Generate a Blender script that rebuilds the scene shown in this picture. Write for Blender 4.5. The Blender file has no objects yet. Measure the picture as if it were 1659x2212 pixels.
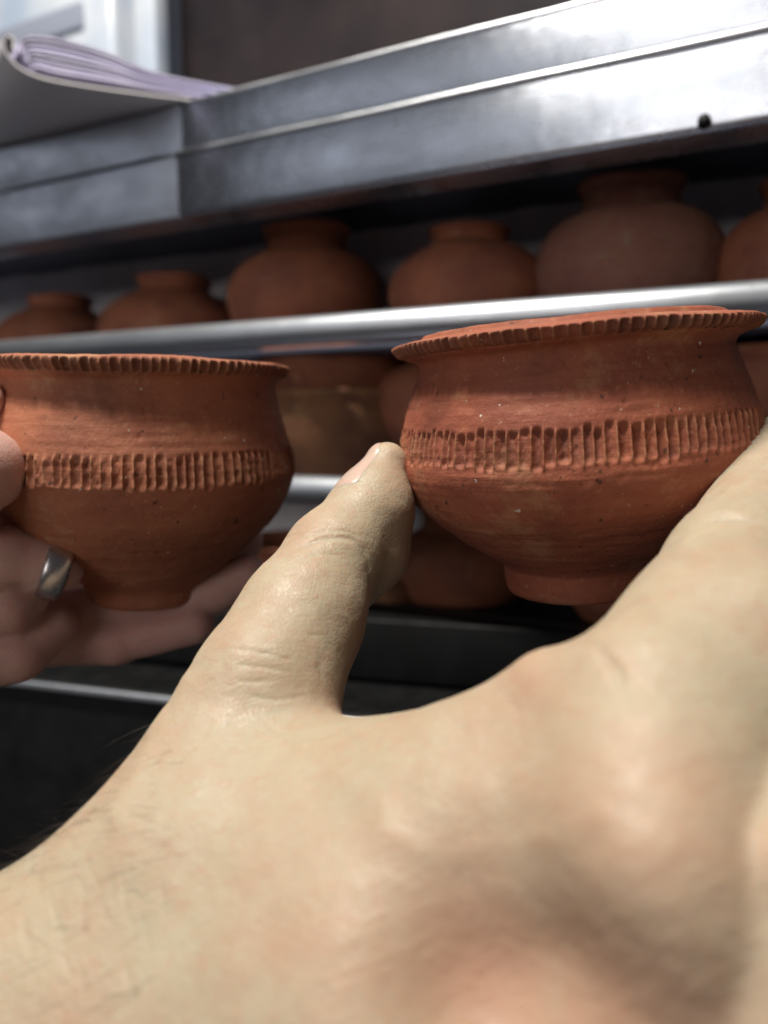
import bpy, math, random
import numpy as np
from mathutils import Vector, Matrix
rng = np.random.default_rng(7)
random.seed(7)
S = bpy.context.scene
COL = S.collection

# ------------------------------------------------------------------ camera
F = 1598.0                      # focal length in units of a 1659 px wide frame
CAM = np.array([0.0, 0.0, 1.30])
PITCH = math.radians(-6.3)
cd = bpy.data.cameras.new('camera')
cam = bpy.data.objects.new('camera', cd)
COL.objects.link(cam)
cam.location = CAM
cam.rotation_euler = (math.pi / 2 + PITCH, 0, 0)
cd.sensor_fit = 'VERTICAL'
cd.sensor_height = 36.0
cd.sensor_width = 27.0
cd.lens = 36.0 * F / 2212.0
cd.clip_start = 0.01
cd.clip_end = 50
cd.dof.use_dof = True
cd.dof.focus_distance = 0.150
cd.dof.aperture_fstop = 9.5
S.camera = cam
RM = np.array(Matrix.Rotation(math.pi / 2 + PITCH, 3, 'X'))


def ray(px, py):
    return RM @ np.array([(px - 829.5) / F, -(py - 1106.0) / F, -1.0])


def P(px, py, zcm):             # point seen at (px, py), zcm centimetres along the optical axis
    return CAM + ray(px, py) * (zcm / 100.0)


def at_height(px, py, h):       # point seen at (px, py) at height h relative to the lens
    r = ray(px, py)
    return CAM + r * (h / r[2])


def project(v):
    q = (v - CAM) @ RM
    return np.stack([829.5 + F * q[:, 0] / -q[:, 2], 1106.0 - F * q[:, 1] / -q[:, 2]], 1)


# ------------------------------------------------------------------ world and lamps
w = bpy.data.worlds.new('World')
S.world = w
w.use_nodes = True
w.node_tree.nodes['Background'].inputs['Color'].default_value = (0.70, 0.67, 0.69, 1)
w.node_tree.nodes['Background'].inputs['Strength'].default_value = 0.062
S.view_settings.view_transform = 'Standard'
S.view_settings.look = 'None'
S.view_settings.exposure = 0.0
S.view_settings.gamma = 1.0


def lamp(name, loc, target, sx, sy, power, color, along=None):
    l = bpy.data.lights.new(name, 'AREA')
    l.shape = 'RECTANGLE'
    l.size, l.size_y = sx, sy
    l.energy = power
    l.color = color
    o = bpy.data.objects.new(name, l)
    COL.objects.link(o)
    d = (Vector(target) - Vector(loc)).normalized()
    if along is None:
        q = d.to_track_quat('-Z', 'Y').to_matrix()
    else:                       # a tube: its length runs along the given direction
        x = Vector(along)
        x = (x - d * x.dot(d)).normalized()
        q = Matrix((x, (-d).cross(x), -d)).transposed()
    o.matrix_world = Matrix.Translation(Vector(loc)) @ q.to_4x4()
    return o


TGT = (0.02, 0.17, 1.28)
RACK_DIR = (0.895, -0.446, 0)
lamp('ceiling_tube', (-0.27, -0.02, 2.30), TGT, 0.36, 0.11, 20.5, (1.0, 0.95, 0.85), RACK_DIR)
lamp('stall_lamp', (-1.20, -1.85, 1.66), TGT, 1.1, 0.6, 9.5, (1.0, 0.94, 0.88))
lamp('left_fill_light', (-2.1, -1.15, 2.25), TGT, 2.0, 1.2, 5.0, (0.88, 0.92, 1.0))  # added soft fill: brightens the steel's reflection and the pots' left sides
lamp('tube_lamp', (-0.90, -0.81, 2.06), TGT, 0.04, 0.50, .09, (1.0, 0.95, 0.82))
lamp('tube_lamp.001', (-0.82, -1.10, 2.11), TGT, 0.05, 0.55, .12, (0.70, 0.82, 1.0))
lamp('tube_lamp.002', (-0.75, -1.26, 2.12), TGT, 0.045, 0.55, .10, (0.70, 0.82, 1.0))

S.cycles.use_denoising = True
S.cycles.max_bounces = 6

# ------------------------------------------------------------------ small helpers


def hash3(i, j, k, seed):
    n = (i.astype(np.int64) * 374761393 + j.astype(np.int64) * 668265263 + k.astype(np.int64) * 2147483647 + seed * 144269504) & 0xFFFFFFFF
    n = ((n ^ (n >> 13)) * 1274126177) & 0xFFFFFFFF
    n = n ^ (n >> 16)
    return (n & 0xFFFFFF) / float(0xFFFFFF) * 2 - 1


def noise3(p, scale, seed=0):
    q = np.asarray(p) * scale
    f = np.floor(q)
    t = q - f
    t = t * t * (3 - 2 * t)
    i, j, k = f[:, 0], f[:, 1], f[:, 2]
    out = 0
    for a in (0, 1):
        wa = t[:, 0] if a else 1 - t[:, 0]
        for b in (0, 1):
            wb = t[:, 1] if b else 1 - t[:, 1]
            for c in (0, 1):
                wc = t[:, 2] if c else 1 - t[:, 2]
                out = out + wa * wb * wc * hash3(i + a, j + b, k + c, seed)
    return out


def smooth(x, a, b):
    t = np.clip((x - a) / (b - a), 0, 1)
    return t * t * (3 - 2 * t)


def mesh_obj(name, verts, faces, mat, parent=None, smooth_shade=True):
    me = bpy.data.meshes.new(name)
    me.from_pydata([tuple(v) for v in verts], [], faces)
    me.update()
    if smooth_shade:
        me.polygons.foreach_set('use_smooth', [True] * len(me.polygons))
    if mat:
        me.materials.append(mat)
    o = bpy.data.objects.new(name, me)
    COL.objects.link(o)
    if parent:
        o.parent = parent
    return o


def quad_mesh(name, verts, quads, mat, parent=None, normals=None):
    me = bpy.data.meshes.new(name)
    nq = len(quads)
    me.vertices.add(len(verts))
    me.vertices.foreach_set('co', np.asarray(verts, np.float32).ravel())
    me.loops.add(nq * 4)
    me.loops.foreach_set('vertex_index', np.asarray(quads, np.int32).ravel())
    me.polygons.add(nq)
    me.polygons.foreach_set('loop_start', np.arange(0, nq * 4, 4, dtype=np.int32))
    me.polygons.foreach_set('loop_total', np.full(nq, 4, np.int32))
    me.polygons.foreach_set('use_smooth', np.ones(nq, bool))
    me.update(calc_edges=True)
    if normals is not None:
        me.normals_split_custom_set_from_vertices([tuple(n) for n in normals])
    if mat:
        me.materials.append(mat)
    o = bpy.data.objects.new(name, me)
    COL.objects.link(o)
    if parent:
        o.parent = parent
    return o


def empty(name, label, cat, loc=(0, 0, 0), rot=None, group=None):
    o = bpy.data.objects.new(name, None)
    COL.objects.link(o)
    o.empty_display_size = 0.01
    o.location = loc
    if rot is not None:
        o.rotation_euler = rot
    tag(o, label, cat, group)
    return o


def tag(o, label=None, cat=None, group=None, kind=None):
    if label:
        o['label'] = label
    if cat:
        o['category'] = cat
    if group:
        o['group'] = group
    if kind:
        o['kind'] = kind
    return o


def box(x0, x1, y0, y1, z0, z1, bev=0.0, seg=3):
    """bevelled box along x: returns verts, faces (rounded section in y-z)."""
    import bmesh
    bm = bmesh.new()
    bmesh.ops.create_cube(bm, size=1.0)
    for v in bm.verts:
        v.co.x = x0 + (v.co.x + .5) * (x1 - x0)
        v.co.y = y0 + (v.co.y + .5) * (y1 - y0)
        v.co.z = z0 + (v.co.z + .5) * (z1 - z0)
    if bev:
        bmesh.ops.bevel(bm, geom=bm.edges[:], offset=bev, segments=seg, profile=0.5, affect='EDGES')
    bm.verts.index_update()
    vs = [tuple(v.co) for v in bm.verts]
    fs = [[v.index for v in f.verts] for f in bm.faces]
    bm.free()
    return vs, fs


def tube(pts, rad, n=24):
    pts = np.asarray(pts, float)
    verts, faces = [], []
    for i, p in enumerate(pts):
        d = pts[min(i + 1, len(pts) - 1)] - pts[max(i - 1, 0)]
        d /= np.linalg.norm(d)
        a = np.cross(d, (0, 0, 1.0))
        if np.linalg.norm(a) < 1e-3:
            a = np.cross(d, (0, 1.0, 0))
        a /= np.linalg.norm(a)
        b = np.cross(a, d)
        r = rad[i] if hasattr(rad, '__len__') else rad
        for k in range(n):
            t = 2 * math.pi * k / n
            verts.append(p + r * (math.cos(t) * a + math.sin(t) * b))
    for i in range(len(pts) - 1):
        for k in range(n):
            faces.append([i * n + k, i * n + (k + 1) % n, (i + 1) * n + (k + 1) % n, (i + 1) * n + k])
    faces.append(list(range(n))[::-1])
    faces.append([(len(pts) - 1) * n + k for k in range(n)])
    return verts, faces


# ------------------------------------------------------------------ materials
class NT:
    def __init__(self, name):
        self.m = bpy.data.materials.new(name)
        self.m.use_nodes = True
        self.t = self.m.node_tree
        self.b = self.t.nodes['Principled BSDF']

    def n(self, typ, **kw):
        nd = self.t.nodes.new(typ)
        for k, v in kw.items():
            if k in nd.inputs:
                nd.inputs[k].default_value = v
            else:
                setattr(nd, k, v)
        return nd

    def l(self, a, b):
        self.t.links.new(a, b)

    def coords(self, scale=(1, 1, 1)):
        tc = self.n('ShaderNodeTexCoord')
        mp = self.n('ShaderNodeMapping')
        mp.inputs['Scale'].default_value = scale
        self.l(tc.outputs['Object'], mp.inputs['Vector'])
        return mp.outputs['Vector']

    def noise(self, vec, scale, detail=4, rough=.55):
        nd = self.n('ShaderNodeTexNoise')
        nd.inputs['Scale'].default_value = scale
        nd.inputs['Detail'].default_value = detail
        nd.inputs['Roughness'].default_value = rough
        self.l(vec, nd.inputs['Vector'])
        return nd.outputs['Fac']

    def ramp(self, fac, stops):
        r = self.n('ShaderNodeValToRGB')
        e = r.color_ramp.elements
        while len(e) < len(stops):
            e.new(0.5)
        for k, (p, c) in enumerate(stops):
            e[k].position = p
            e[k].color = (*c, 1) if len(c) == 3 else c
        self.l(fac, r.inputs['Fac'])
        return r.outputs['Color']

    def mix(self, fac, a, b, mode='MIX'):
        m = self.n('ShaderNodeMix', data_type='RGBA', blend_type=mode)
        for s, v in ((m.inputs[0], fac), (m.inputs[6], a), (m.inputs[7], b)):
            if isinstance(v, (int, float)):
                s.default_value = v
            elif isinstance(v, tuple):
                s.default_value = (*v, 1)
            else:
                self.l(v, s)
        return m.outputs[2]

    def bump(self, height, strength, dist, prev=None):
        b = self.n('ShaderNodeBump')
        b.inputs['Strength'].default_value = strength
        b.inputs['Distance'].default_value = dist
        self.l(height, b.inputs['Height'])
        if prev is not None:
            self.l(prev, b.inputs['Normal'])
        return b.outputs['Normal']

    def out(self, color=None, rough=None, normal=None, **kw):
        if color is not None:
            if isinstance(color, tuple):
                self.b.inputs['Base Color'].default_value = (*color, 1)
            else:
                self.l(color, self.b.inputs['Base Color'])
        if rough is not None:
            if isinstance(rough, (int, float)):
                self.b.inputs['Roughness'].default_value = rough
            else:
                self.l(rough, self.b.inputs['Roughness'])
        if normal is not None:
            self.l(normal, self.b.inputs['Normal'])
        for k, v in kw.items():
            self.b.inputs[k.replace('_', ' ')].default_value = v
        return self.m


BLACK, WHITE = (0, 0, 0), (1, 1, 1)


def clay(name, base, pale, dark, burnt=0.0):
    t = NT(name)
    oi = t.n('ShaderNodeObjectInfo')
    tc = t.n('ShaderNodeTexCoord')
    ad = t.n('ShaderNodeVectorMath', operation='ADD')
    sc = t.n('ShaderNodeVectorMath', operation='SCALE')
    sc.inputs['Scale'].default_value = 7.0
    t.l(oi.outputs['Location'], sc.inputs[0])
    t.l(tc.outputs['Object'], ad.inputs[0])
    t.l(sc.outputs[0], ad.inputs[1])
    v = ad.outputs[0]
    mp = t.n('ShaderNodeMapping')
    mp.inputs['Scale'].default_value = (1, 1, 5)
    t.l(v, mp.inputs['Vector'])
    vs = mp.outputs['Vector']
    
    c = t.mix(t.ramp(t.noise(v, 45, 5), [(.40, BLACK), (.66, WHITE)]), base, dark)
    # wiped slip and ochre dust, in streaks that follow the wheel
    c = t.mix(t.ramp(t.noise(vs, 38, 6, .65), [(.56, BLACK), (.74, (.42,) * 3)]), c, pale)
    c = t.mix(t.ramp(t.noise(v, 900, 3), [(.62, BLACK), (.72, (.55,) * 3)]), c, pale)
    c = t.mix(t.ramp(t.noise(v, 420, 2), [(.68, BLACK), (.74, (.8,) * 3)]), c, (.05, .022, .015))
    c = t.mix(t.ramp(t.noise(v, 650, 2), [(.735, BLACK), (.76, WHITE)]), c, (.62, .58, .52))
    # pale scuffs and the odd soot mark
    c = t.mix(t.ramp(t.noise(v, 62, 6, .72), [(.56, BLACK), (.68, (.65,) * 3)]), c, pale)
    c = t.mix(t.ramp(t.noise(v, 24, 5, .6), [(.62, BLACK), (.74, (.65,) * 3)]), c, tuple(k * .45 for k in dark))
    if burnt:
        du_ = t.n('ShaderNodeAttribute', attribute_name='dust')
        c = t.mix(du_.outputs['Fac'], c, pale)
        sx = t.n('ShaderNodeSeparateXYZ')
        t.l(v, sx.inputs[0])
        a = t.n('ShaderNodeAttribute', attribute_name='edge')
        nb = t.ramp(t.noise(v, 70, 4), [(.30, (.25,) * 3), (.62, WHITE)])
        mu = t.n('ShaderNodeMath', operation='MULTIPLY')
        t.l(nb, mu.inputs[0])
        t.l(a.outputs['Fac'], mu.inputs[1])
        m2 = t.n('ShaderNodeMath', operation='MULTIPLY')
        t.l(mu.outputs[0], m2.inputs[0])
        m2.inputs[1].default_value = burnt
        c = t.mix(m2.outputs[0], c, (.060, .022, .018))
    nrm = t.bump(t.noise(v, 1500, 4, .7), .55, .0003)
    nrm = t.bump(t.noise(t.coords((1, 1, 14)), 130, 4, .6), .2, .0005, nrm)
    r = t.ramp(t.noise(v, 60, 4), [(.35, (.62,) * 3), (.7, (.85,) * 3)])
    return t.out(c, r, nrm, Specular_IOR_Level=.35)


M_CLAY1 = clay('terracotta', (.33, .098, .052), (.42, .21, .11), (.245, .068, .040), .9)
M_CLAY2 = clay('terracotta_orange', (.39, .140, .075), (.47, .25, .14), (.30, .10, .056), .7)
M_POT = clay('pot_clay', (.33, .112, .058), (.39, .19, .10), (.22, .074, .046))
M_POT_B = clay('pot_clay_brown', (.25, .11, .05), (.32, .18, .08), (.16, .065, .036))
M_POT_D = clay('pot_clay_dull', (.24, .105, .070), (.27, .215, .135), (.20, .072, .052))


def skin(name, base, flush_and_shade, pale, hairy=False):
    t = NT(name)
    v = t.coords()
    c = t.mix(t.ramp(t.noise(v, 55, 4), [(.40, BLACK), (.72, (.45,) * 3)]), base, flush_and_shade)
    c = t.mix(t.ramp(t.noise(v, 120, 5), [(.45, BLACK), (.75, (.7,) * 3)]), c, pale)
    c = t.mix(t.ramp(t.noise(v, 520, 3, .6), [(.52, BLACK), (.70, (.30,) * 3)]), c, flush_and_shade)
    c = t.mix(t.ramp(t.noise(v, 1000, 2), [(.60, BLACK), (.72, (.5,) * 3)]), c, pale)
    a = t.n('ShaderNodeAttribute', attribute_name='flush_and_shade')
    c = t.mix(a.outputs['Fac'], c, flush_and_shade)
    vo = t.n('ShaderNodeTexVoronoi', feature='DISTANCE_TO_EDGE')
    vo.inputs['Scale'].default_value = 1150
    t.l(t.coords((1, 1, .75)), vo.inputs['Vector'])
    cell = t.ramp(vo.outputs['Distance'], [(.0, BLACK), (.16, WHITE)])
    vo2 = t.n('ShaderNodeTexVoronoi', feature='DISTANCE_TO_EDGE')
    vo2.inputs['Scale'].default_value = 420
    t.l(v, vo2.inputs['Vector'])
    cell2 = t.ramp(vo2.outputs['Distance'], [(.0, BLACK), (.10, WHITE)])
    nrm = t.bump(cell, .19, .00024)
    nrm = t.bump(cell2, .06, .0003, nrm)
    nrm = t.bump(t.noise(v, 260, 4), .12, .0008, nrm)
    # fine folds: a mesh of short lines across the limb, in two directions
    for ax3, fr, st in (((-.33, .80, .50), (1500, 190, 190), .30), ((.55, .75, .2), (1250, 260, 260), .18)):
        e1 = Vector(ax3).normalized()
        e2 = e1.orthogonal().normalized()
        e3 = e1.cross(e2)
        cb = t.n('ShaderNodeCombineXYZ')
        for k, (ev, fq) in enumerate(zip((e1, e2, e3), fr)):
            dn = t.n('ShaderNodeVectorMath', operation='DOT_PRODUCT')
            t.l(v, dn.inputs[0])
            dn.inputs[1].default_value = tuple(ev * fq)
            t.l(dn.outputs['Value'], cb.inputs[k])
        nrm = t.bump(t.noise(cb.outputs[0], 1.0, 3, .6), st, .00035, nrm)
    r = t.ramp(t.noise(v, 300, 3), [(.35, (.43,) * 3), (.7, (.60,) * 3)])
    t.b.subsurface_method = 'RANDOM_WALK'
    return t.out(c, r, nrm, Subsurface_Weight=.55, Subsurface_Scale=.0045, Subsurface_Radius=(1.0, .36, .18), Specular_IOR_Level=.43)


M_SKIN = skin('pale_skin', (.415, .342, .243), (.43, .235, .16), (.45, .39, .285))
M_SKIN2 = skin('pink_skin', (.56, .37, .32), (.54, .28, .25), (.60, .43, .36))
t = NT('nail')
M_NAIL = t.out((.54, .39, .32), .30, None, Subsurface_Weight=.15, Subsurface_Scale=.002)
t = NT('hair')
M_HAIR = t.out((.06, .045, .035), .45)
t = NT('silver')
M_SILVER = t.out((.58, .55, .55), t.ramp(t.noise(t.coords(), 400, 4), [(.3, (.22,) * 3), (.7, (.42,) * 3)]), t.bump(t.noise(t.coords(), 500, 3), .2, .0004), Metallic=1.0)


def steel(name, col, r0, r1, aniso=.8):
    t = NT(name)
    v = t.coords()
    vb = t.coords((1, 30, 30))
    smudge = t.noise(t.coords((1, 1, 2.2)), 28, 6, .62)
    c = t.mix(t.ramp(smudge, [(.35, BLACK), (.7, WHITE)]), tuple(k * .78 for k in col), col)
    c = t.mix(t.ramp(t.noise(v, 75, 6, .7), [(.66, BLACK), (.74, (.6,) * 3)]), c, (.24, .22, .20))
    c = t.mix(t.ramp(t.noise(t.coords((6, 90, 90)), 9, 5, .7), [(.60, BLACK), (.72, (.35,) * 3)]), c, (.70, .71, .74))
    c = t.mix(t.ramp(t.noise(v, 420, 3, .6), [(.69, BLACK), (.75, (.6,) * 3)]), c, (.20, .15, .11))
    r = t.ramp(smudge, [(.3, (r1,) * 3), (.7, (r0,) * 3)])
    nrm = t.bump(t.noise(vb, 60, 4, .6), .12, .0006)
    nrm = t.bump(t.noise(v, 30, 3), .25, .002, nrm)
    vt = t.n('ShaderNodeVectorTransform', vector_type='VECTOR', convert_from='OBJECT', convert_to='WORLD')
    vt.inputs[0].default_value = (1, 0, 0)
    t.l(vt.outputs[0], t.b.inputs['Tangent'])
    return t.out(c, r, nrm, Metallic=1.0, Anisotropic=aniso, Anisotropic_Rotation=.25)


M_STEEL = steel('brushed_steel', (.53, .56, .63), .22, .32)
M_STEEL_D = steel('dull_steel', (.50, .53, .60), .30, .44)
M_RAIL = steel('rail_steel', (.60, .63, .69), .40, .52, 0.0)
t = NT('black_paint')
M_BLACK = t.out(t.mix(t.ramp(t.noise(t.coords(), 60, 5), [(.4, BLACK), (.7, WHITE)]), (.0018, .0018, .0022), (.0045, .0045, .0055)),
                t.ramp(t.noise(t.coords(), 90, 4), [(.3, (.45,) * 3), (.7, (.7,) * 3)]), None, Specular_IOR_Level=.25)
t = NT('backing_cloth')
M_BACK = t.out(t.mix(t.ramp(t.noise(t.coords((1, 1, .4)), 22, 5), [(.35, BLACK), (.65, WHITE)]), (.72, .68, .73), (.85, .82, .86)), .85,
               t.bump(t.noise(t.coords(), 30, 4), .6, .006))
t = NT('shelf_underside')
M_UNDER = t.out((.10, .11, .16), .5, None, Metallic=.4)
t = NT('lilac_paper')
M_PAPER = t.out(t.mix(t.ramp(t.noise(t.coords(), 60, 4), [(.4, BLACK), (.7, WHITE)]), (.55, .52, .73), (.64, .61, .80)), .6)
t = NT('white_paper')
M_PAPER_W = t.out((.58, .56, .60), .5)
t = NT('dark_panel')
M_PANEL = t.out(t.mix(t.ramp(t.noise(t.coords(), 12, 4), [(.35, BLACK), (.7, WHITE)]), (.022, .018, .021), (.045, .033, .033)), .30, None, Specular_IOR_Level=.25)
t = NT('white_plastic')
M_PLASTIC = t.out(t.mix(t.ramp(t.noise(t.coords(), 9, 3), [(.4, BLACK), (.65, WHITE)]), (.42, .50, .64), (.66, .70, .76)), .25)
t = NT('grey_plastic')
M_GREYP = t.out((.30, .33, .42), .35)

# ------------------------------------------------------------------ the steel rack
ANG = math.atan2(-0.446, 0.895)         # the rack runs towards the lens on the right
U = np.array([math.cos(ANG), math.sin(ANG), 0.0])
V = np.array([-math.sin(ANG), math.cos(ANG), 0.0])   # into the shelf
BASE = CAM + V * 0.30


def RL(px, py, y):
    """rack coordinates of the point seen at (px, py) on the plane y metres behind the rack front"""
    r = ray(px, py)
    tt = (0.30 + y) / float(r @ V)
    p = CAM + r * tt - BASE
    return np.array([p @ U, p @ V, p[2]])


def rack_world(p):
    return BASE + U * p[0] + V * p[1] + np.array([0, 0, p[2]])


rack = empty('steel_rack', 'stainless steel display rack with round guard rails holding the rows of clay pots', 'rack', BASE, (0, 0, ANG))
zt = RL(830, 105, 0)[2]
zm = RL(830, 236, 0)[2]
zb = RL(830, 402, 0)[2]
xs = RL(386, 330, 0)[0]                 # where the front sheet ends
X0, X1 = -1.0, 0.65
v, f = box(xs, X1, 0.0015, 0.020, zm + .0012, zt, .0018)
mesh_obj('upper_fascia', v, f, M_STEEL, rack)
v, f = box(X0, xs + .0016, 0.0020, 0.0195, zm + .0015, zt - .0006, .0006)
tag(mesh_obj('upper_fascia', v, f, M_STEEL_D, rack), 'dull grey end of the upper steel fascia')
v, f = box(xs, X1, -0.0030, 0.020, zb, zm - .0010, .0024)
mesh_obj('lower_fascia', v, f, M_STEEL, rack)
v, f = box(X0, xs + .0024, -0.0026, 0.0195, zb + .0003, zm - .0020, .0009)
tag(mesh_obj('lower_fascia', v, f, M_STEEL_D, rack), 'dull grey end of the lower steel fascia')
v, f = box(X0, X1, 0.022, 0.26, zt - .010, zt - .0008, .0006)
mesh_obj('top_board', v, f, M_STEEL_D, rack)
v, f = box(X0, X1, 0.022, 0.26, zb + .020, zb + .023, .0005)
mesh_obj('under_panel', v, f, M_UNDER, rack)
t = NT('polished_lip')
M_LIP = t.out((.66, .68, .72), t.ramp(t.noise(t.coords((1, 6, 6)), 40, 4), [(.3, (.26,) * 3), (.7, (.42,) * 3)]), t.bump(t.noise(t.coords(), 60, 3), .15, .0008), Metallic=1.0)
for zz_, yy_, rr_ in ((zt - .0008, .0018, .0011), (zm - .0014, -.0028, .0013)):
    v, f = tube([(xs + .0002 + k * (X1 - xs - .0004) / 40, yy_ + .00012 * math.sin(k * 1.7), zz_ + .00018 * math.sin(k * 1.1 + zz_ * 90)) for k in range(41)], rr_, 16)
    mesh_obj('rolled_lip', v, f, M_LIP, rack)
pb = RL(1522, 266, -0.003)
v, f = tube([(pb[0], -.0031, pb[2]), (pb[0], -.0062, pb[2])], [.0024, .0021], 16)
mesh_obj('bolt', v, f, M_BLACK, rack)
z1 = RL(830, 703, 0.0)[2]
v, f = tube([(X0, 0.0, z1), (X1, 0.0, z1)], .0066, 32)
mesh_obj('guard_rail', v, f, M_RAIL, rack)
z2 = RL(700, 1058, 0.0)[2]
v, f = tube([(X0, 0.0, z2), (X1, 0.0, z2)], .0066, 32)
mesh_obj('guard_rail', v, f, M_RAIL, rack)
# shelf boards behind the rails, cloth hung behind the pots
v, f = box(X0, X1, 0.012, 0.20, z1 - .0085, z1 - .0060, .0004)
mesh_obj('shelf_board', v, f, M_UNDER, rack)
v, f = box(X0, X1, 0.012, 0.20, z2 - .0085, z2 - .0060, .0004)
mesh_obj('shelf_board', v, f, M_UNDER, rack)
NX, NZ = 240, 60
xx = np.linspace(X0, X1, NX)
zz = np.linspace(z2 - .16, zb + .0195, NZ)
gx, gz = np.meshgrid(xx, zz)
gp = np.stack([gx.ravel(), np.zeros(gx.size), gz.ravel()], 1)
gy = .128 + .006 * noise3(gp * np.array([1, 1, .35]), 18, 3) + .004 * noise3(gp, 50, 5)
gv = np.stack([gx.ravel(), gy, gz.ravel()], 1)
gf = [[j * NX + i, j * NX + i + 1, (j + 1) * NX + i + 1, (j + 1) * NX + i] for j in range(NZ - 1) for i in range(NX - 1)]
mesh_obj('backing_cloth', gv, gf, M_BACK, rack)

# ------------------------------------------------------------------ lathe


def catmull(pts, n):
    pts = np.asarray(pts, float)
    ext = np.vstack([2 * pts[0] - pts[1], pts, 2 * pts[-1] - pts[-2]])
    out = []
    for i in range(len(pts) - 1):
        p0, p1, p2, p3 = ext[i:i + 4]
        tt = np.linspace(0, 1, 24, endpoint=False)[:, None]
        # centripetal-ish: tension keeps the tight lip from overshooting
        m1 = (p2 - p0) * .42
        m2 = (p3 - p1) * .42
        lim = np.linalg.norm(p2 - p1)
        m1 *= min(1, 1.3 * lim / (np.linalg.norm(m1) + 1e-12))
        m2 *= min(1, 1.3 * lim / (np.linalg.norm(m2) + 1e-12))
        h = (2 * tt**3 - 3 * tt**2 + 1) * p1 + (tt**3 - 2 * tt**2 + tt) * m1 + (-2 * tt**3 + 3 * tt**2) * p2 + (tt**3 - tt**2) * m2
        out.append(h)
    c = np.vstack(out + [pts[-1:]])
    s = np.concatenate([[0], np.cumsum(np.linalg.norm(np.diff(c, axis=0), axis=1))])
    if np.isscalar(n):
        q = np.linspace(0, s[-1], n)
    else:
        q = n * s[-1]
    return np.stack([np.interp(q, s, c[:, 0]), np.interp(q, s, c[:, 1])], 1), s[-1]


def pot(name, label, profile, px, py, ydepth, width_px, mat, neck_at, group, tiltx=0.0, tilty=0.0, seed=0):
    """background pot: profile (r, h) with r in units of the belly radius; (px, py) is the foot centre"""
    c = RL(px, py, ydepth)
    zcam = float((rack_world(c) - CAM) @ (RM @ np.array([0, 0, -1.0])))
    R = width_px / 2 / F * zcam
    root = empty(name, label, 'pot', rack_world(c), (tiltx, tilty, ANG + seed), group)
    prof, _ = catmull(profile, 70)
    n = 96
    th = np.arange(n) * 2 * math.pi / n
    cut = max(i for i in range(70) if prof[i, 1] <= neck_at and i < np.argmax(prof[:, 1]) + 1)
    outer_n = 70
    for nm, a, b in (('body', 0, cut + 1), ('neck', cut, outer_n)):
        rr = prof[a:b, 0][:, None] * R
        hh = prof[a:b, 1][:, None] * R
        g = np.stack([np.broadcast_to(rr * np.cos(th), (b - a, n)), np.broadcast_to(rr * np.sin(th), (b - a, n)), np.broadcast_to(hh, (b - a, n))], -1).reshape(-1, 3)
        g = g * (1 + .018 * noise3(g, 30, seed)[:, None]) + np.array([0, 0, 1]) * (.0007 * noise3(g, 60, seed + 3))[:, None]
        q = [[i * n + k, i * n + (k + 1) % n, (i + 1) * n + (k + 1) % n, (i + 1) * n + k] for i in range(b - a - 1) for k in range(n)]
        quad_mesh(nm, g, q, mat, root)
    return root


JAR = [(0, 0), (.45, 0), (.52, .05), (.72, .28), (.95, .62), (1.0, .86), (.93, 1.10), (.74, 1.32), (.55, 1.42), (.47, 1.47), (.46, 1.58), (.49, 1.68), (.52, 1.80),
       (.50, 1.84), (.45, 1.82), (.42, 1.70), (.40, 1.5), (.6, 1.3), (.80, .9), (.5, .2), (0, .12)]
JAR_WIDE = [(0, 0), (.45, 0), (.55, .06), (.78, .26), (.96, .55), (1.0, .74), (.94, .96), (.72, 1.16), (.50, 1.27), (.44, 1.33), (.46, 1.38), (.50, 1.46), (.48, 1.49),
            (.43, 1.46), (.40, 1.36), (.6, 1.1), (.8, .7), (.5, .2), (0, .12)]
ROUND = [(0, 0), (.42, 0), (.50, .06), (.74, .20), (.95, .50), (1.0, .78), (.95, 1.03), (.78, 1.24), (.60, 1.33), (.53, 1.38), (.50, 1.46), (.51, 1.56), (.57, 1.65),
         (.55, 1.68), (.50, 1.65), (.46, 1.5), (.6, 1.25), (.8, .85), (.5, .2), (0, .12)]
G1 = 'narrow-necked clay pots on the upper shelf'
TOP = [
    # label, profile, centre px, foot y on its shelf, width, material
    ('small dark clay pot at the far left end of the upper shelf', JAR_WIDE, 140, 850, 270, M_POT, 1.30),
    ('squat clay pot with an upright neck left of the big bright pot', JAR_WIDE, 385, 843, 318, M_POT, 1.30),
    ('bright orange round pot above the gap between the two held bowls', ROUND, 665, 782, 332, M_POT, 1.36),
    ('dark brown pot with a stubby neck behind the rim of the right bowl', JAR_WIDE, 1012, 765, 352, M_POT, 1.30),
    ('large dull pot with a grey-green patch and wide neck, tallest on the shelf', ROUND, 1352, 742, 392, M_POT_D, 1.36),
    ('pot cut by the right edge of the photo on the upper shelf', ROUND, 1745, 732, 395, M_POT, 1.36),
]
for i, (lab, prof, px, py, wpx, mat, nk) in enumerate(TOP):
    pot('clay_pot', lab, prof, px, py, .068, wpx, mat, nk, G1, seed=i + 1)
DISH = [(0, 0), (.55, 0), (.62, .05), (.80, .25), (.95, .55), (1.0, .80), (.97, .92), (.93, .96), (1.0, 1.0), (1.02, 1.06), (.97, 1.08), (.93, 1.02), (.9, .85), (.7, .3), (0, .12)]
G2 = 'clay pots stacked on the middle shelf'
MID = [
    ('upper red-brown bowl stacked in the gap between the held bowls', DISH, 730, 915, 340, M_POT, .95),
    ('ochre clay bowl under the red-brown one, just above the lower guard rail', DISH, 735, 1056, 380, M_POT_B, .95),
    ('dark round pot half hidden behind the left side of the right bowl', ROUND, 960, 990, 300, M_POT, 1.36),
    ('dark pot peeping out at the right edge beside the right bowl neck', DISH, 1690, 930, 330, M_POT, .95),
]
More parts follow.
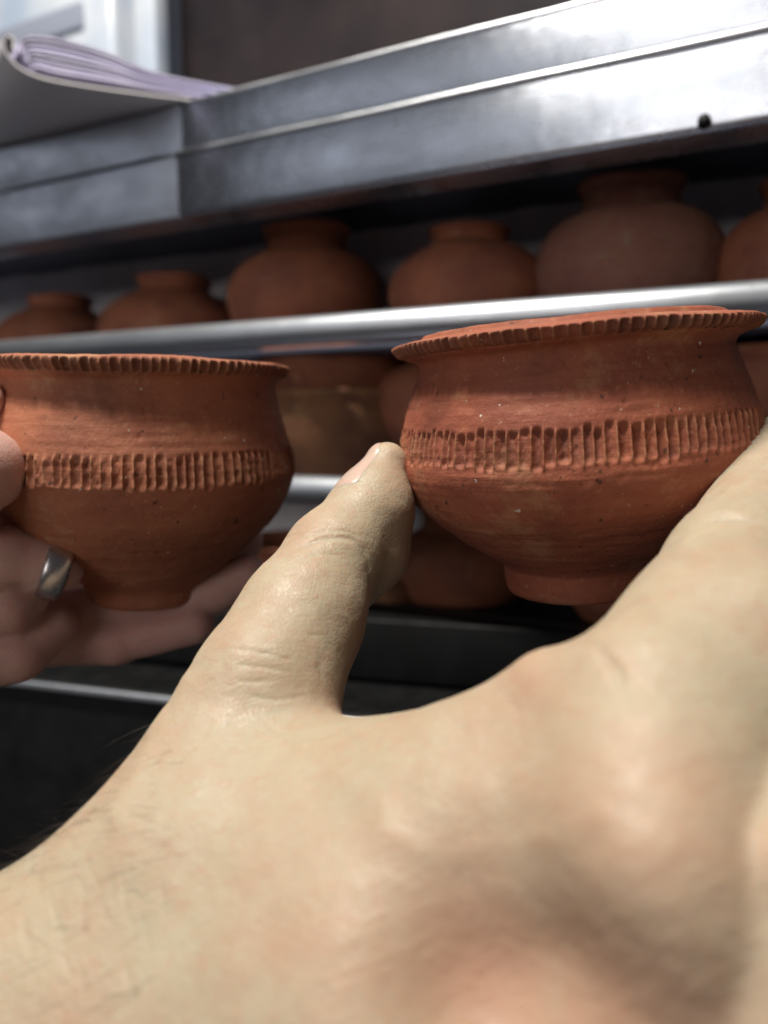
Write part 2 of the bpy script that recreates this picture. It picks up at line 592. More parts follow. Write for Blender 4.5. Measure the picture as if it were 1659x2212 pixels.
for i, (lab, prof, px, py, wpx, mat, nk) in enumerate(MID):
    pot('clay_pot', lab, prof, px, py, .062, wpx, mat, nk, G2, seed=i + 11)
G3 = 'dark clay pots on the lowest shelf'
LOW = [
    ('dark brown bowl low in the gap beside the thumb', DISH, 640, 1318, 290, M_POT, .95),
    ('upright dark jar below the left flank of the right bowl', ROUND, 985, 1338, 290, M_POT, 1.36),
    ('dark red jar under the foot of the right bowl', JAR, 1345, 1375, 230, M_POT, 1.45),
    ('small broken pot lying in the dark beside the thumb joint', ROUND, 850, 1322, 120, M_POT_B, 1.36),
]
for i, (lab, prof, px, py, wpx, mat, nk) in enumerate(LOW):
    pot('clay_pot', lab, prof, px, py, (.060, .075, .060, .050)[i], wpx, mat, nk, G3, seed=i + 21)

# ------------------------------------------------------------------ black counter below the rack
hA = at_height(1000, 1350, -.089)
e0, e1 = at_height(770, 1335, -.089), at_height(1250, 1365, -.089)
du = (e1 - e0)
du[2] = 0
du /= np.linalg.norm(du)
dv = np.array([-du[1], du[0], 0])
ca = math.atan2(du[1], du[0])
ctr = empty('black_counter', 'black painted counter below the shelves with a thin steel strip along it', 'counter', hA, (0, 0, ca))
v, f = box(-1.2, .9, 0, .45, -.030, 0, .0015)
mesh_obj('ledge', v, f, M_BLACK, ctr)
s0, s1 = at_height(0, 1465, -.121), at_height(350, 1505, -.121)
sm_ = (s0 + s1) / 2 - hA
sv = s1 - s0
sa = math.atan2(sv[1], sv[0]) - ca
so = (float(sm_ @ du), float(sm_ @ dv), 0)
for nm, a_, m_ in (('steel_strip', (-1.0, 1.0, 0, .003, -.0356, -.0322, .0008), M_RAIL), ('front_panel', (-1.0, 1.0, .0035, .42, -.60, -.0318, .001), M_BLACK)):
    v, f = box(*a_)
    o_ = mesh_obj(nm, v, f, m_, ctr)
    o_.location = so
    o_.rotation_euler = (0, 0, sa)

# ------------------------------------------------------------------ things on top of the rack
zto = zt


def RW(px, py, y):
    return rack_world(RL(px, py, y))


pa = RL(0, 60, .24)
pc = RL(243, 60, .24)
cont = empty('storage_box', 'glossy white box standing on the rack at the top left corner', 'box', BASE, (0, 0, ANG))
v, f = box(pa[0] - .15, pc[0], .24, .36, zt, zt + .30, .008)
mesh_obj('body', v, f, M_PLASTIC, cont)
l0 = RL(0, 82, .239)
zc = RL(120, 50, .236)[2]
v, f = box(pa[0] - .15, pc[0] - .035, .236, .2395, zc - .010, zc + .012, .001)
mesh_obj('band', v, f, M_GREYP, cont)
p0, p1 = RL(286, 60, .23), RL(333, 60, .23)
post = empty('steel_post', 'slim pale upright post beside the white box on the rack', 'post', BASE, (0, 0, ANG))
v, f = box(p0[0], p1[0], .23, .25, zt, zt + .40, .004)
mesh_obj('upright', v, f, M_PLASTIC, post)
p0, p1 = RL(243, 60, .30), RL(362, 60, .27)
v, f = box(p0[0] + .002, p1[0], .27, .30, zt, zt + .40, .002)
cab = empty('dark_cabinet', 'dark brown glossy cabinet behind the top of the rack', 'cabinet', BASE, (0, 0, ANG))
mesh_obj('side_post', v, f, M_GREYP, cab)
v, f = box(p1[0] + .001, 1.0, .285, .33, zt - .02, zt + .60, .003)
mesh_obj('door_panel', v, f, M_PANEL, cab)

# folded papers on the left end of the rack, overhanging the fascia
hz = zt + .0004
c0, c1 = at_height(392, 214, hz), at_height(20, 172, hz)
cu = c1 - c0
L = np.linalg.norm(cu)
cu /= L
cn = np.array([cu[1], -cu[0], 0])
if cn @ V < 0:
    cn = -cn
pap = bpy.data.objects.new('folded_paper', None)
COL.objects.link(pap)
pap.location = c0
pap.rotation_euler = (0, 0, math.atan2(cu[1], cu[0]))
tag(pap, 'folded lilac papers with a curled white cover lying over the left end of the rack', 'paper')
sgn = 1.0 if (np.array([-cu[1], cu[0], 0]) @ cn) > 0 else -1.0


def sheet(name, curve, th, mat, dep0, dep1):
    cv, _ = catmull(curve, 60)
    d = np.gradient(cv, axis=0)
    nn = np.stack([-d[:, 1], d[:, 0]], 1)
    nn /= np.linalg.norm(nn, axis=1)[:, None] + 1e-12
    loop = np.vstack([cv + nn * th / 2, (cv - nn * th / 2)[::-1]])
    m = len(loop)
    vs = [(p[0] + y * DV[0], y * DV[1], p[1]) for y in (dep0, dep0 + .0006, dep1) for p in loop]
    fs = [[k * m + i, k * m + (i + 1) % m, (k + 1) * m + (i + 1) % m, (k + 1) * m + i] for k in range(2) for i in range(m)]
    h = m // 2
    for off in (0, 2 * m):
        fs += [[off + i, off + i + 1, off + m - 2 - i, off + m - 1 - i] for i in range(h - 1)]
    return mesh_obj(name, vs, fs, mat, pap)


back = np.array([-.80, 1.0, 0])          # the sheets run back and to the left over the rack
back /= np.linalg.norm(back)
cl = np.array([-cu[1], cu[0], 0])
DV = (float(back @ cu), float(back @ cl))
sheet('cover', [(-.02, .0006), (0, .0006), (.45 * L, .0010), (.80 * L, .0026), (.94 * L, .0062), (1.01 * L, .0120), (1.02 * L, .0175), (.99 * L, .0200), (.965 * L, .0180), (.968 * L, .0140)], .0011, M_PAPER_W, 0, .20)
for k in range(7):
    a = k / 6.0
    top = .0185 - .0145 * a
    bend = (.90 - .010 * k) * L
    sheet('page', [(-.05 + .004 * k, .0022 + .0046 * (1 - a)), (.12 * L, .0026 + .45 * top), (.45 * L, .0026 + .82 * top), (.72 * L, .0030 + .98 * top), (bend, .0052 + .80 * top), (bend + .0016, .0050 + .45 * top)],
          .0010, M_PAPER, .0012 + .0006 * (k % 3), .19)

# ------------------------------------------------------------------ the two held bowls


def bowl(name, label, prof_px, axis_px, zcm, roll, pitch, band, lip, mat, N, seed, depth_px, rows):
    s = zcm / 100.0 / F
    prof = np.array(prof_px, float)
    base_a = prof[0, 1]
    pr = np.stack([prof[:, 0] * s, (base_a - prof[:, 1]) * s], 1)
    c, tot = catmull(pr, rows)
    nA = 1560
    th = np.arange(nA) * 2 * math.pi / nA
    Rr, A = c[:, 0] / s, base_a - c[:, 1] / s      # px units, A measured downwards from the rim
    d = np.gradient(c, axis=0)
    nrm2 = np.stack([d[:, 1], -d[:, 0]], 1)
    nrm2 /= np.linalg.norm(nrm2, axis=1)[:, None] + 1e-12
    idx_lip = int(np.argmin(A))
    outer = (np.arange(rows) <= idx_lip + 2)
    TH, AA = np.meshgrid(th, A)
    RR = np.meshgrid(th, Rr)[1]
    OUT = np.meshgrid(th, outer.astype(float))[1]
    rg = np.random.default_rng(seed)
    pos = np.stack([RR * np.cos(TH), RR * np.sin(TH), AA], -1).reshape(-1, 3)
    sh = TH.shape

    def nz(scale, sd, sq=(1, 1, 1)):
        return noise3(pos * np.array(sq), scale, seed + sd).reshape(sh)
    disp = 2.2 * nz(1 / 130., 1) + .9 * nz(1 / 40., 2, (1, 1, 2)) + .5 * nz(1 / 14., 3) + .35 * nz(1 / 5., 4)
    disp += OUT * (.9 * nz(1 / 9., 5, (.06, .06, 1)) + .5 * nz(1 / 3.5, 6, (.05, .05, 1)))   # throwing lines
    # pits and scratches
    for _ in range(70):
        t0, a0 = rg.uniform(0, 2 * math.pi), rg.uniform(20, base_a - 60)
        w0, h0, dp = rg.uniform(2.5, 7), rg.uniform(2, 6), rg.uniform(-3.0, 2.0)
        dt = np.angle(np.exp(1j * (th - t0)))
        ci = np.abs(dt) < .12
        sub = ((dt[ci][None, :] * RR[:, ci]) / w0)**2 + ((AA[:, ci] - a0) / h0)**2
        disp[:, ci] += dp * np.exp(-sub) * OUT[:, ci]
    # pressed flutes of the band: every groove its own width, ends and depth
    edge = np.cumsum(rg.uniform(.82, 1.2, N))
    edge = np.concatenate([[0], edge / edge[-1]]) * 2 * math.pi
    k = np.clip(np.searchsorted(edge, th, side='right') - 1, 0, N - 1)
    u = (th - edge[k]) / (edge[k + 1] - edge[k])
    skew = rg.uniform(.75, 1.35, N)[k]
    gro = np.sin(math.pi * u**skew)**.6
    dk = rg.uniform(.65, 1.15, N)[k]
    top = band[0] + rg.normal(0, 2.2, N)[k]
    bot = band[1] + rg.normal(0, 3.2, N)[k]
    wob = 3.0 * nz(1 / 45., 7)
    env = smooth(AA + wob, top[None] - 3, top[None] + 9) * (1 - smooth(AA + wob, bot[None] - 6, bot[None] + 2))
    worn = np.clip(1.0 + .5 * nz(1 / 75., 8), .6, 1.0)
    disp += OUT * env * (-depth_px * gro * dk * worn + 4.0 + 1.5 * nz(1 / 7., 9, (1, 1, .6)) + .8 * nz(1 / 2.6, 10))
    burr = np.exp(-((AA - bot[None] - .5) / 2.4)**2) * (.5 + .5 * np.sin(2 * math.pi * u + 1.0))[None]
    disp += OUT * burr * 1.8 * np.clip(worn, .4, 1)
    # crimped lip
    N2 = int(N * 1.0)
    e2 = np.cumsum(rg.uniform(.8, 1.22, N2))
    e2 = np.concatenate([[0], e2 / e2[-1]]) * 2 * math.pi
    k2 = np.clip(np.searchsorted(e2, th, side='right') - 1, 0, N2 - 1)
    u2 = (th - e2[k2]) / (e2[k2 + 1] - e2[k2])
    bite = np.sin(math.pi * u2**rg.uniform(.8, 1.3, N2)[k2])**.7 * rg.uniform(.6, 1.15, N2)[k2]
    rmax = Rr[:idx_lip + 40].max()
    lipm = smooth(RR, lip[2], lip[2] + 8) * smooth(-AA, -lip[1], -lip[1] + 5) * (1 - smooth(-AA, -lip[0] - 1, -lip[0] + 7))
    radial = -lip[3] * bite[None] * lipm + lipm * 1.5 * nz(1 / 5., 12)
    # lip outline wanders up and down a little
    lift = smooth(-AA, -60, 0) * (2.5 * noise3(np.stack([np.cos(th) * 2, np.sin(th) * 2, th * 0], 1), 1.3, seed + 30))[None]
    X = RR + disp * nrm2[:, 0][:, None] + radial
    Hh = AA - disp * nrm2[:, 1][:, None] - lift
    X = np.maximum(X, 0)
    g = np.stack([X * np.cos(TH) * s, X * np.sin(TH) * s, (base_a - Hh) * s], -1)
    # vertex normals of the whole surface, so the parts meet without a seam
    du_ = np.roll(g, -1, 1) - np.roll(g, 1, 1)
    dv_ = np.gradient(g, axis=0)
    nv = np.cross(du_, dv_)
    nv /= np.linalg.norm(nv, axis=2)[..., None] + 1e-15
    nv[0] = (0, 0, -1)
    nv[-1] = (0, 0, 1)
    # where it stands
    p = P(axis_px[0], axis_px[1], zcm)
    root = empty(name, label, 'bowl', (0, 0, 0))
    rot = Matrix.Rotation(roll, 4, 'Y') @ Matrix.Rotation(pitch, 4, 'X')
    up = np.array((rot @ Vector((0, 0, 1))).to_3d())
    root.matrix_world = Matrix.Translation(Vector(p - up * base_a * s)) @ rot @ Matrix.Rotation(seed * .7, 4, 'Z')
    iA = lambda a: int(np.argmin(np.abs(A[:idx_lip] - a)))
    cuts = [0, iA(base_a - lip[4]), iA(band[1] + 9), iA(band[0] - 5), iA(lip[1] + 8), rows - 1]
    # the inside wall starts where the lip turns down
    inn = idx_lip + int(np.argmin(np.abs(A[idx_lip:] - (A[idx_lip] + 22))))
    names = [('foot', cuts[0], cuts[1]), ('belly', cuts[1], cuts[2]), ('fluted_band', cuts[2], cuts[3]), ('neck', cuts[3], cuts[4]), ('crimped_rim', cuts[4], inn), ('inner_wall', inn, rows - 1)]
    for nm, a, b in names:
        m = b - a + 1
        ii, kk = np.meshgrid(np.arange(m - 1), np.arange(nA), indexing='ij')
        q = np.stack([ii * nA + kk, ii * nA + (kk + 1) % nA, (ii + 1) * nA + (kk + 1) % nA, (ii + 1) * nA + kk], -1).reshape(-1, 4)
        o = quad_mesh(nm, g[a:b + 1].reshape(-1, 3), q, mat, root, nv[a:b + 1].reshape(-1, 3))
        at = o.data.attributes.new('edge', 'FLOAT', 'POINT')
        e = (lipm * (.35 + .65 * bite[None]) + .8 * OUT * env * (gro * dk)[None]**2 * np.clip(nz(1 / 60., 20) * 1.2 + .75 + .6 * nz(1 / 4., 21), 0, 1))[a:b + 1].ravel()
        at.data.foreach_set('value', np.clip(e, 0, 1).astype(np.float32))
        at = o.data.attributes.new('dust', 'FLOAT', 'POINT')
        e = (OUT * env * np.clip(1 - 1.9 * gro, 0, 1)[None] * np.clip(.8 + .8 * nz(1 / 30., 23) + .5 * nz(1 / 5., 24), 0, 1)
             + .7 * lipm * np.clip(1 - 2.2 * bite, 0, 1)[None] + .55 * OUT * burr * np.clip(nz(1 / 25., 25) + .3, 0, 1))[a:b + 1].ravel()
        at.data.foreach_set('value', np.clip(e, 0, .85).astype(np.float32))
    return root


PR = [(0, 556), (130, 558), (158, 556), (170, 546), (173, 520), (176, 494), (192, 478), (270, 430), (348, 370), (385, 332), (405, 288), (410, 258), (408, 235), (403, 200), (398, 174),
      (389, 145), (368, 90), (354, 58), (350, 44), (358, 31), (382, 22), (400, 17), (409, 4), (407, -2), (396, -5), (380, -8), (364, -10), (344, -9), (332, -22), (324, 0), (326, 40), (345, 100), (372, 180), (382, 235), (372, 290),
      (330, 350), (250, 415), (120, 450), (0, 455)]
PR = [(a * .934, b) for a, b in PR]
bowl('clay_bowl', 'larger brick-red clay bowl with fluted band held between thumb and finger on the right', PR, (1227, 728), 17.0,
     math.radians(-4.6), math.radians(2.7), (171, 235), (1, 24, 352, 12.0, 62), M_CLAY1, 114, 3, 14.5, 380)
PL = [(0, 511), (95, 514), (120, 512), (130, 502), (131, 482), (142, 464), (192, 424), (246, 374), (293, 320), (317, 270), (326, 242), (330, 225), (328, 200), (324, 172), (312, 132), (298, 84), (290, 50), (290, 36),
      (298, 25), (310, 19), (318, 12), (322, 2), (318, -4), (302, -8), (286, -9), (274, -3), (268, 20), (276, 80), (300, 160), (306, 210), (296, 270), (256, 330), (180, 390), (90, 425), (0, 430)]
bowl('clay_bowl', 'smaller orange clay bowl resting on the fingers of the other hand at the left', PL, (303, 790), 20.5,
     math.radians(1.2), math.radians(2.6), (168, 228), (0, 22, 299, 10.0, 36), M_CLAY2, 112, 8, 10.5, 340)

# ------------------------------------------------------------------ hands: one continuous surface each, from a smooth union of tapering limbs


class Flesh:
    def __init__(self):
        self.items = []        # (points, k, sign)

    def limb(self, pts, k=.004):
        for a, b in zip(pts[:-1], pts[1:]):
            self.items.append((P(*a[:3]), P(*b[:3]), a[3] / F * a[2] / 100, b[3] / F * b[2] / 100, k, 1))

    def dent(self, a, k=.006):
        self.items.append((P(*a[:3]), P(*a[:3]), a[3] / F * a[2] / 100, a[3] / F * a[2] / 100, k, -1))

    @staticmethod
    def _cone(p, a, b, ra, rb):
        ba = b - a
        l2 = float(ba @ ba)
        pa_ = p - a.astype(p.dtype)
        if l2 < 1e-12:
            return np.sqrt((pa_ * pa_).sum(-1)) - ra
        t_ = np.clip((pa_ @ ba.astype(p.dtype)) / l2, 0, 1)
        q = pa_ - t_[..., None] * ba.astype(p.dtype)
        return np.sqrt((q * q).sum(-1)) - (ra + t_ * (rb - ra))

    def eval(self, p, d=None):
        d = np.full(p.shape[:-1], .05, p.dtype) if d is None else d
        for a, b, ra, rb, k, sg in self.items:
            d = self.merge(d, self._cone(p, a, b, ra, rb), k, sg)
        return d

    @staticmethod
    def merge(d, e, k, sg):
        if sg > 0:
            h = np.clip(.5 + .5 * (d - e) / k, 0, 1)
            return d * (1 - h) + e * h - k * h * (1 - h)
        h = np.clip(.5 - .5 * (d + e) / k, 0, 1)
        return d * (1 - h) - e * h + k * h * (1 - h)

    def grid(self, lo, hi, vox):
        import openvdb
        lo, hi = np.array(lo), np.array(hi)
        n = np.ceil((hi - lo) / vox).astype(int)
        D = np.full(tuple(n), .02, np.float32)
        ax = [(lo[i] + vox * np.arange(n[i])).astype(np.float32) for i in range(3)]
        for a, b, ra, rb, k, sg in self.items:
            m = max(ra, rb) + k + .004
            s0 = np.clip(np.floor((np.minimum(a, b) - m - lo) / vox).astype(int), 0, n)
            s1 = np.clip(np.ceil((np.maximum(a, b) + m - lo) / vox).astype(int), 0, n)
            if (s1 <= s0).any():
                continue
            sl = tuple(slice(int(x), int(y)) for x, y in zip(s0, s1))
            p = np.stack(np.meshgrid(ax[0][sl[0]], ax[1][sl[1]], ax[2][sl[2]], indexing='ij'), -1)
            D[sl] = self.merge(D[sl], self._cone(p, a, b, ra, rb).astype(np.float32), np.float32(k), sg)
        g = openvdb.FloatGrid(.02)
        g.copyFromArray(D)
        pts, quads = g.convertToQuads(0.0)
        return pts * vox + lo, quads.astype(np.int64)


def seg_dist(q, a, b):
    ba = b - a
    t_ = np.clip(((q - a) @ ba) / (ba @ ba + 1e-9), 0, 1)
    return np.linalg.norm(q - a - t_[:, None] * ba, axis=1)


def make_body(name, label, flesh, lo, hi, vox, mat, creases, flush_and_shade, sub=True, fine=1.0, ridges=()):
    pts, quads = flesh.grid(lo, hi, vox)
    quads = quads[:, ::-1]
    o = quad_mesh(name, pts, quads, mat)
    if sub:
        md = o.modifiers.new('s', 'SUBSURF')
        md.levels = md.render_levels = 1
        dg = bpy.context.evaluated_depsgraph_get()
        me = bpy.data.meshes.new_from_object(o.evaluated_get(dg))
        o.modifiers.clear()
        o.data = me
    me = o.data
    n = len(me.vertices)
    co = np.empty(n * 3)
    me.vertices.foreach_get('co', co)
    co = co.reshape(-1, 3)
    no = np.empty(n * 3)
    me.vertex_normals.foreach_get('vector', no)
    no = no.reshape(-1, 3)
    # make sure normals point outwards
    if np.mean(flesh.eval(co + no * .0006) - flesh.eval(co)) < 0:
        me.flip_normals()
        no = -no
    q = project(co)
    facing = np.clip(-((co - CAM) * no).sum(1) / np.linalg.norm(co - CAM, axis=1) * 4 + .3, 0, 1)
    cr = np.zeros(n)
    d = fine * .55 * (.00022 * noise3(co, 160, 1) + .00010 * noise3(co, 420, 2) + .00006 * noise3(co, 900, 3))
    for line, depth, wid in creases:
        L_ = np.array(line, float)
        m = np.full(n, 1e9)
        jig = 2.2 * noise3(co, 700, 5)
        for a, b in zip(L_[:-1], L_[1:]):
            m = np.minimum(m, seg_dist(q, a, b))
        m = np.abs(m + jig * .5)
        ends = np.minimum(np.linalg.norm(q - L_[0], axis=1), np.linalg.norm(q - L_[-1], axis=1))
        taper = smooth(ends, 0, 9 * wid)
        cr = np.minimum(cr, -facing * taper * depth * np.exp(-(m / wid)**2))
    for line, hgt, wid in ridges:
        L_ = np.array(line, float)
        m = np.full(n, 1e9)
        for a, b in zip(L_[:-1], L_[1:]):
            m = np.minimum(m, seg_dist(q, a, b))
        d += facing * hgt * np.exp(-(m / wid)**2)
    co2 = co + no * (d + cr)[:, None]
    me.vertices.foreach_set('co', co2.ravel())
    at = me.attributes.new('flush_and_shade', 'FLOAT', 'POINT')
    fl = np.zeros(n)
    for (x, y, z, rad, amt) in flush_and_shade:
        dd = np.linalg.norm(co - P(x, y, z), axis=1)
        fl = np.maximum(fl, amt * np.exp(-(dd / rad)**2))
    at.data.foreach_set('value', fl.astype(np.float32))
    me.polygons.foreach_set('use_smooth', np.ones(len(me.polygons), bool))
    me.update()
    return o, co2, no, q


def nail(flesh, a, b, side, half, length0, length1, mat, parent, lift=.00025):
    """nail plate laid on the flesh: a-b is the bone, side the direction of the nail, angles in radians"""
    ax = (b - a) / np.linalg.norm(b - a)
    sd = side - ax * (side @ ax)
    sd /= np.linalg.norm(sd)
    sd2 = np.cross(ax, sd)
    nu, nv_ = 21, 19
    top = []
    for i in range(nu):
        s_ = i / (nu - 1)
        w_ = half * (1 - .10 * (2 * s_ - 1)**4) * math.sqrt(max(0, 1 - (max(0, (.18 - s_) / .18))**2 * .6)) * math.sqrt(max(.05, 1 - (max(0, (s_ - .75) / .25))**2 * .75))
        for j in range(nv_):
            an = (2 * j / (nv_ - 1) - 1) * w_
            dr = sd * math.cos(an) + sd2 * math.sin(an)
            c = a + (b - a) * (length0 + (length1 - length0) * s_)
            r_ = np.linspace(.0005, .02, 160)
            pp = c + dr * r_[:, None]
            dd = flesh.eval(pp)
            k = int(np.argmax(dd > 0))
            edge = abs(2 * j / (nv_ - 1) - 1)
            top.append(c + dr * (r_[k] + lift - .0005 * edge**4 - .0006 * max(0, 1 - s_ / .15)))
    top = np.array(top)
    g = top.reshape(nu, nv_, 3)
    cen = a + (b - a) * .5
    low = top - .0006 * (top - cen) / np.linalg.norm(top - cen, axis=1)[:, None]
    vs = np.vstack([top, low])
    m = nu * nv_
    fs = []
    for i in range(nu - 1):
        for j in range(nv_ - 1):
            fs.append([i * nv_ + j, i * nv_ + j + 1, (i + 1) * nv_ + j + 1, (i + 1) * nv_ + j])
            fs.append([m + i * nv_ + j, m + (i + 1) * nv_ + j, m + (i + 1) * nv_ + j + 1, m + i * nv_ + j + 1])
    rim = [j for j in range(nv_)] + [i * nv_ + nv_ - 1 for i in range(1, nu)] + [(nu - 1) * nv_ + j for j in range(nv_ - 2, -1, -1)] + [i * nv_ for i in range(nu - 2, 0, -1)]
    for x, y in zip(rim, rim[1:] + rim[:1]):
        fs.append([x, m + x, m + y, y])
    return mesh_obj('fingernail', vs, fs, mat, parent)


H = Flesh()
# forearm, wrist and the back of the hand
H.limb([(-520, 2760, 12.5, 330), (150, 2190, 11.6, 285), (420, 1960, 11.7, 230)], .012)
H.limb([(150, 2260, 11.0, 250), (760, 2050, 10.2, 205), (1410, 1895, 8.2, 168)], .018)
H.limb([(200, 2480, 10.3, 260), (900, 2340, 9.0, 210), (1470, 2310, 8.4, 185)], .018)
# ball of the thumb and the web
H.limb([(360, 1870, 12.0, 205), (580, 1475, 13.7, 146)], .010)
H.limb([(560, 1850, 11.7, 205), (1000, 1765, 10.6, 160), (1290, 1650, 9.6, 155)], .012)
H.limb([(700, 1702, 12.3, 124), (965, 1684, 11.2, 112)], .011)
# thumb
H.limb([(580, 1475, 13.7, 144), (652, 1335, 14.6, 124), (718, 1206, 15.5, 99)], .006)
H.limb([(718, 1206, 15.5, 99), (800, 1098, 16.3, 80), (836, 1000, 16.7, 45)], .004)
H.limb([(768, 1275, 16.2, 48), (792, 1200, 16.4, 84), (817, 1105, 16.6, 76)], .0035)
# index finger curling round the right side of the bowl
H.limb([(1410, 1890, 8.1, 170), (1390, 1520, 9.8, 172)], .010)
H.limb([(1390, 1520, 9.8, 172), (1590, 1235, 12.2, 146), (1712, 975, 15.6, 92)], .003)
H.limb([(1440, 1800, 8.7, 140), (1640, 1420, 10.3, 185)], .012)
H.limb([(1000, 2310, 9.2, 190), (1450, 2260, 8.8, 190)], .012)
H.limb([(1240, 2180, 8.5, 150), (1600, 2150, 8.1, 160)], .014)
H.dent((1060, 2140, 7.65, 122), .017)
H.limb([(1050, 1650, 10.7, 140), (1190, 1518, 10.3, 112)], .0045)
# middle finger beside it, a little farther off
H.limb([(1690, 2560, 6.9, 185), (1722, 1900, 7.55, 139), (1790, 1580, 9.4, 131), (1880, 1350, 12.5, 110), (1790, 1150, 15.8, 85)], .0012)
creases = [
    ([(611, 1151), (636, 1140), (660, 1134)], 0.00019, 5),
    ([(611, 1192), (646, 1183), (685, 1167), (734, 1160), (766, 1166), (786, 1189), (797, 1219), (802, 1257), (796, 1300)], .00030, 6),
    ([(640, 1166), (700, 1146), (750, 1148), (790, 1165)], .00016, 4),
    ([(620, 1215), (690, 1196), (750, 1200)], .00014, 4),
    ([(596, 1172), (630, 1158), (668, 1150)], .00018, 4),
    ([(480, 1400), (560, 1408), (650, 1430)], .00014, 4),
    ([(520, 1500), (600, 1512), (680, 1500)], .00016, 5),
    ([(660, 1126), (706, 1127), (739, 1140)], 0.00011, 4),
    ([(576, 1238), (630, 1241), (671, 1227)], 0.00012, 4),
    ([(494, 1434), (562, 1440), (611, 1448), (630, 1462)], 0.00015, 5),
    ([(494, 1470), (548, 1473), (603, 1467)], 0.00014, 5),
    ([(646, 1366), (685, 1374), (701, 1385)], 0.00014, 4),
    ([(700, 1395), (690, 1440), (712, 1500)], 0.00022, 8),
    ([(385, 1475), (375, 1520), (360, 1600)], 0.00022, 9),
    ([(1238, 1380), (1290, 1398), (1335, 1450), (1362, 1530)], .00045, 13),
    ([(1484, 1142), (1560, 1118), (1640, 1124), (1680, 1140)], .00060, 9),
    ([(1066, 1462), (1092, 1496), (1130, 1560)], .00030, 12),
    ([(950, 1518), (985, 1560), (1030, 1610)], .00022, 12),
    ([(735, 1535), (760, 1570), (770, 1630)], .0003, 10),
    ([(560, 1560), (640, 1600), (720, 1590)], 0.00011, 5),
]
for k in range(16):      # soft slanting folds over the wrist
    x, y = 60 + 34 * (k % 9) + random.uniform(-12, 12), 1800 + 26 * (k // 3) + random.uniform(-30, 160)
    creases.append(([(x, y), (x + random.uniform(0, 18), y + 60), (x + random.uniform(10, 40), y + random.uniform(90, 170))], .00012, random.uniform(4, 7)))
flush_and_shade_spots = [(880, 1130, 16.9, .011, .75), (770, 1400, 14.6, .010, .55), (660, 1150, 15.0, .007, .35), (755, 1560, 13.0, .010, .45), (1420, 1800, 7.2, .014, .35), (1060, 2120, 8.6, .013, .9), (1350, 2200, 7.6, .016, .7), (1180, 1500, 9.6, .010, .3)]  # spots in the hollow below the knuckle paint its reddish shade into the skin
body, co, no, q = make_body('person', 'near hand and wrist with thumb and curled finger gripping the larger bowl', H, (-.125, .045, 1.085), (.135, .185, 1.335), .00085, M_SKIN, creases, flush_and_shade_spots, ridges=[
    ([(400, 1470), (330, 1600), (250, 1760)], .0006, 26), ([(700, 1640), (800, 1720), (850, 1800), (960, 1850), (1130, 1830), (1290, 1760)], .0002, 34),
    ])
tag(body, None, 'person')
body['label'] = 'near hand and hairy wrist gripping the larger bowl between thumb and curled finger'
na, nb = P(795, 1100, 16.3), P(830, 1012, 16.7)
nail(H, na, nb, P(700, 1010, 16.2) - P(795, 1060, 16.4), .95, -.05, 1.45, M_NAIL, body)

# hairs on the wrist, swept to the left
mask = (q[:, 0] > -60) & (q[:, 0] < 420) & (q[:, 1] > 1560) & (q[:, 1] < 2220)
fac = -((co - CAM) * no).sum(1) / np.linalg.norm(co - CAM, axis=1)
cand = np.nonzero(mask & (fac > -.25))[0]
hv, hf = [], []
for i in rng.choice(cand, 300, replace=False):
    p = co[i]
    side = fac[i] < .25
    if not side and rng.uniform() < .35:
        continue
    ln = rng.uniform(.003, .0085)
    flow = np.array([-.75, .1, -.25]) + rng.normal(0, .22, 3)
    flow -= no[i] * (flow @ no[i])
    flow /= np.linalg.norm(flow)
    lift = rng.uniform(.25, .8) if side else rng.uniform(.05, .3)
    d0 = flow + no[i] * lift
    d0 /= np.linalg.norm(d0)
    bend = flow * .9 - no[i] * .25 + rng.normal(0, .3, 3)
    pts = [p - no[i] * .0003 + d0 * ln * s_ + bend * ln * .45 * s_ * s_ for s_ in np.linspace(0, 1, 6)]
    a = np.cross(d0, no[i])
    a /= np.linalg.norm(a) + 1e-9
    b_ = np.cross(a, d0)
    o0 = len(hv)
    for s_, pt in zip(np.linspace(0, 1, 6), pts):
        r_ = .000030 * (1 - .8 * s_)
        for k in range(3):
            an = 2 * math.pi * k / 3
            hv.append(pt + r_ * (math.cos(an) * a + math.sin(an) * b_))
    for s_ in range(5):
        for k in range(3):
            hf.append([o0 + s_ * 3 + k, o0 + s_ * 3 + (k + 1) % 3, o0 + (s_ + 1) * 3 + (k + 1) % 3, o0 + (s_ + 1) * 3 + k])
tag(mesh_obj('arm_hair', hv, hf, M_HAIR, body), kind='stuff')

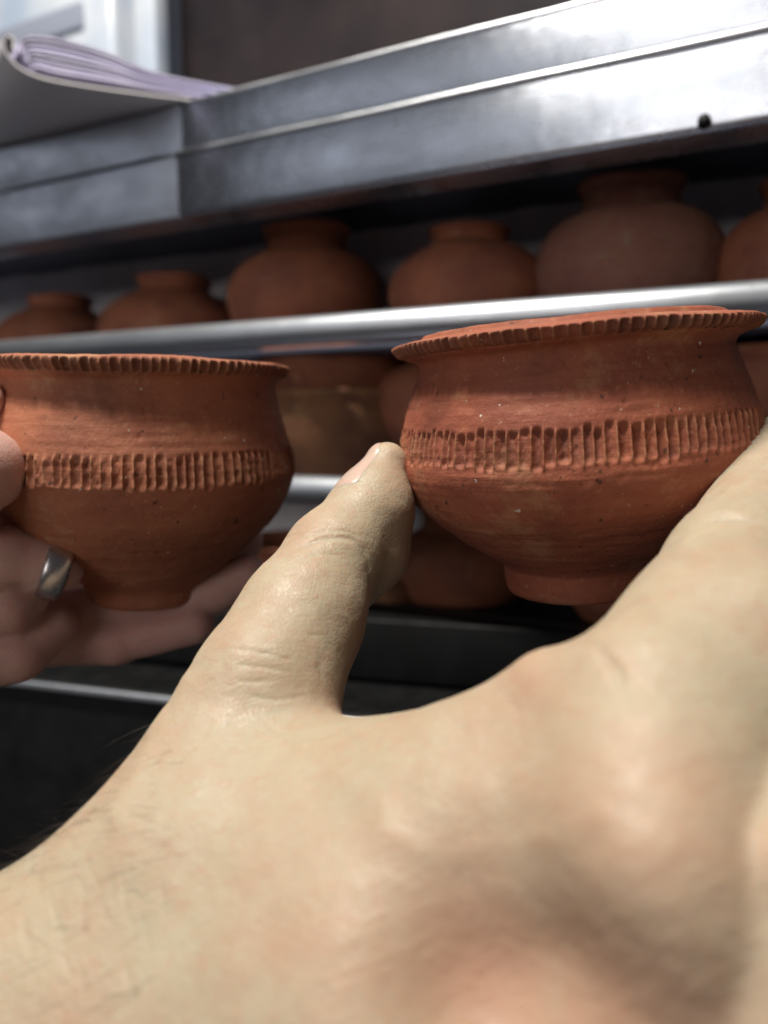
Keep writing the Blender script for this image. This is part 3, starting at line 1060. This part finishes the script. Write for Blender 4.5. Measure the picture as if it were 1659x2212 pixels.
# the other person's hand under the left bowl
G = Flesh()
G.limb([(-420, 1330, 17.5, 190), (-230, 1300, 18.0, 150), (-120, 1330, 18.6, 120)], .010)        # palm, off to the left
G.limb([(-330, 1140, 16.5, 108), (-120, 1050, 16.6, 104), (-46, 1014, 16.9, 96)], .003)         # thumb
G.limb([(-260, 900, 17.4, 60), (-30, 864, 17.6, 40)], .002)
G.limb([(-200, 1245, 17.6, 95), (10, 1205, 18.0, 72), (95, 1218, 18.3, 60), (135, 1232, 18.55, 44)], .0014)   # ringed finger
G.limb([(-180, 1340, 17.8, 85), (20, 1312, 18.3, 58), (62, 1290, 18.6, 42)], .0012)
G.limb([(-160, 1450, 18.0, 75), (40, 1412, 18.7, 60), (118, 1352, 19.3, 48)], .0012)
G.limb([(-60, 1370, 20.0, 90), (180, 1350, 21.0, 78), (360, 1325, 21.4, 66), (535, 1240, 21.4, 42)], .0014)   # fingers below the bowl
G.limb([(80, 1370, 20.4, 70), (250, 1385, 20.6, 50), (420, 1350, 20.9, 42)], .0015)
G.limb([(180, 1290, 23.2, 70), (400, 1230, 23.2, 60), (522, 1168, 22.6, 46)], .0015)
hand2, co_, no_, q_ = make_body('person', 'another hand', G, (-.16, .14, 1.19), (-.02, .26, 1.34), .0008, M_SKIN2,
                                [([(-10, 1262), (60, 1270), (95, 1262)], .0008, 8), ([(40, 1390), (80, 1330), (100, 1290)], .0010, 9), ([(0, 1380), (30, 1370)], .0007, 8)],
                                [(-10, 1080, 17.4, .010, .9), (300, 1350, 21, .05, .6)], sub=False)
tag(hand2, 'hand with a silver ring coming from the left, holding up the smaller bowl', 'person')

# silver ring on that hand
rc, rdir = P(118, 1224, 18.42), P(145, 1232, 18.62) - P(40, 1208, 18.1)
rdir /= np.linalg.norm(rdir)
a = np.cross(rdir, (0, 0, 1.0))
a /= np.linalg.norm(a)
b = np.cross(a, rdir)
rad = 66 / F * .1835
rv, rf = [], []
nr, ns = 64, 16
for i in range(nr):
    an = 2 * math.pi * i / nr
    dr = math.cos(an) * a + math.sin(an) * b
    wd = .0026 + .0004 * math.cos(an)
    for k in range(ns):
        t_ = 2 * math.pi * k / ns
        cx = math.copysign(abs(math.cos(t_))**.8, math.cos(t_))
        rv.append(rc + dr * (rad + .0009 * math.sin(t_)) + rdir * wd * cx)
for i in range(nr):
    for k in range(ns):
        rf.append([i * ns + k, ((i + 1) % nr) * ns + k, ((i + 1) % nr) * ns + (k + 1) % ns, i * ns + (k + 1) % ns])
tag(mesh_obj('ring', rv, rf, M_SILVER), 'wide silver ring on the finger at the left edge below the smaller bowl', 'ring')
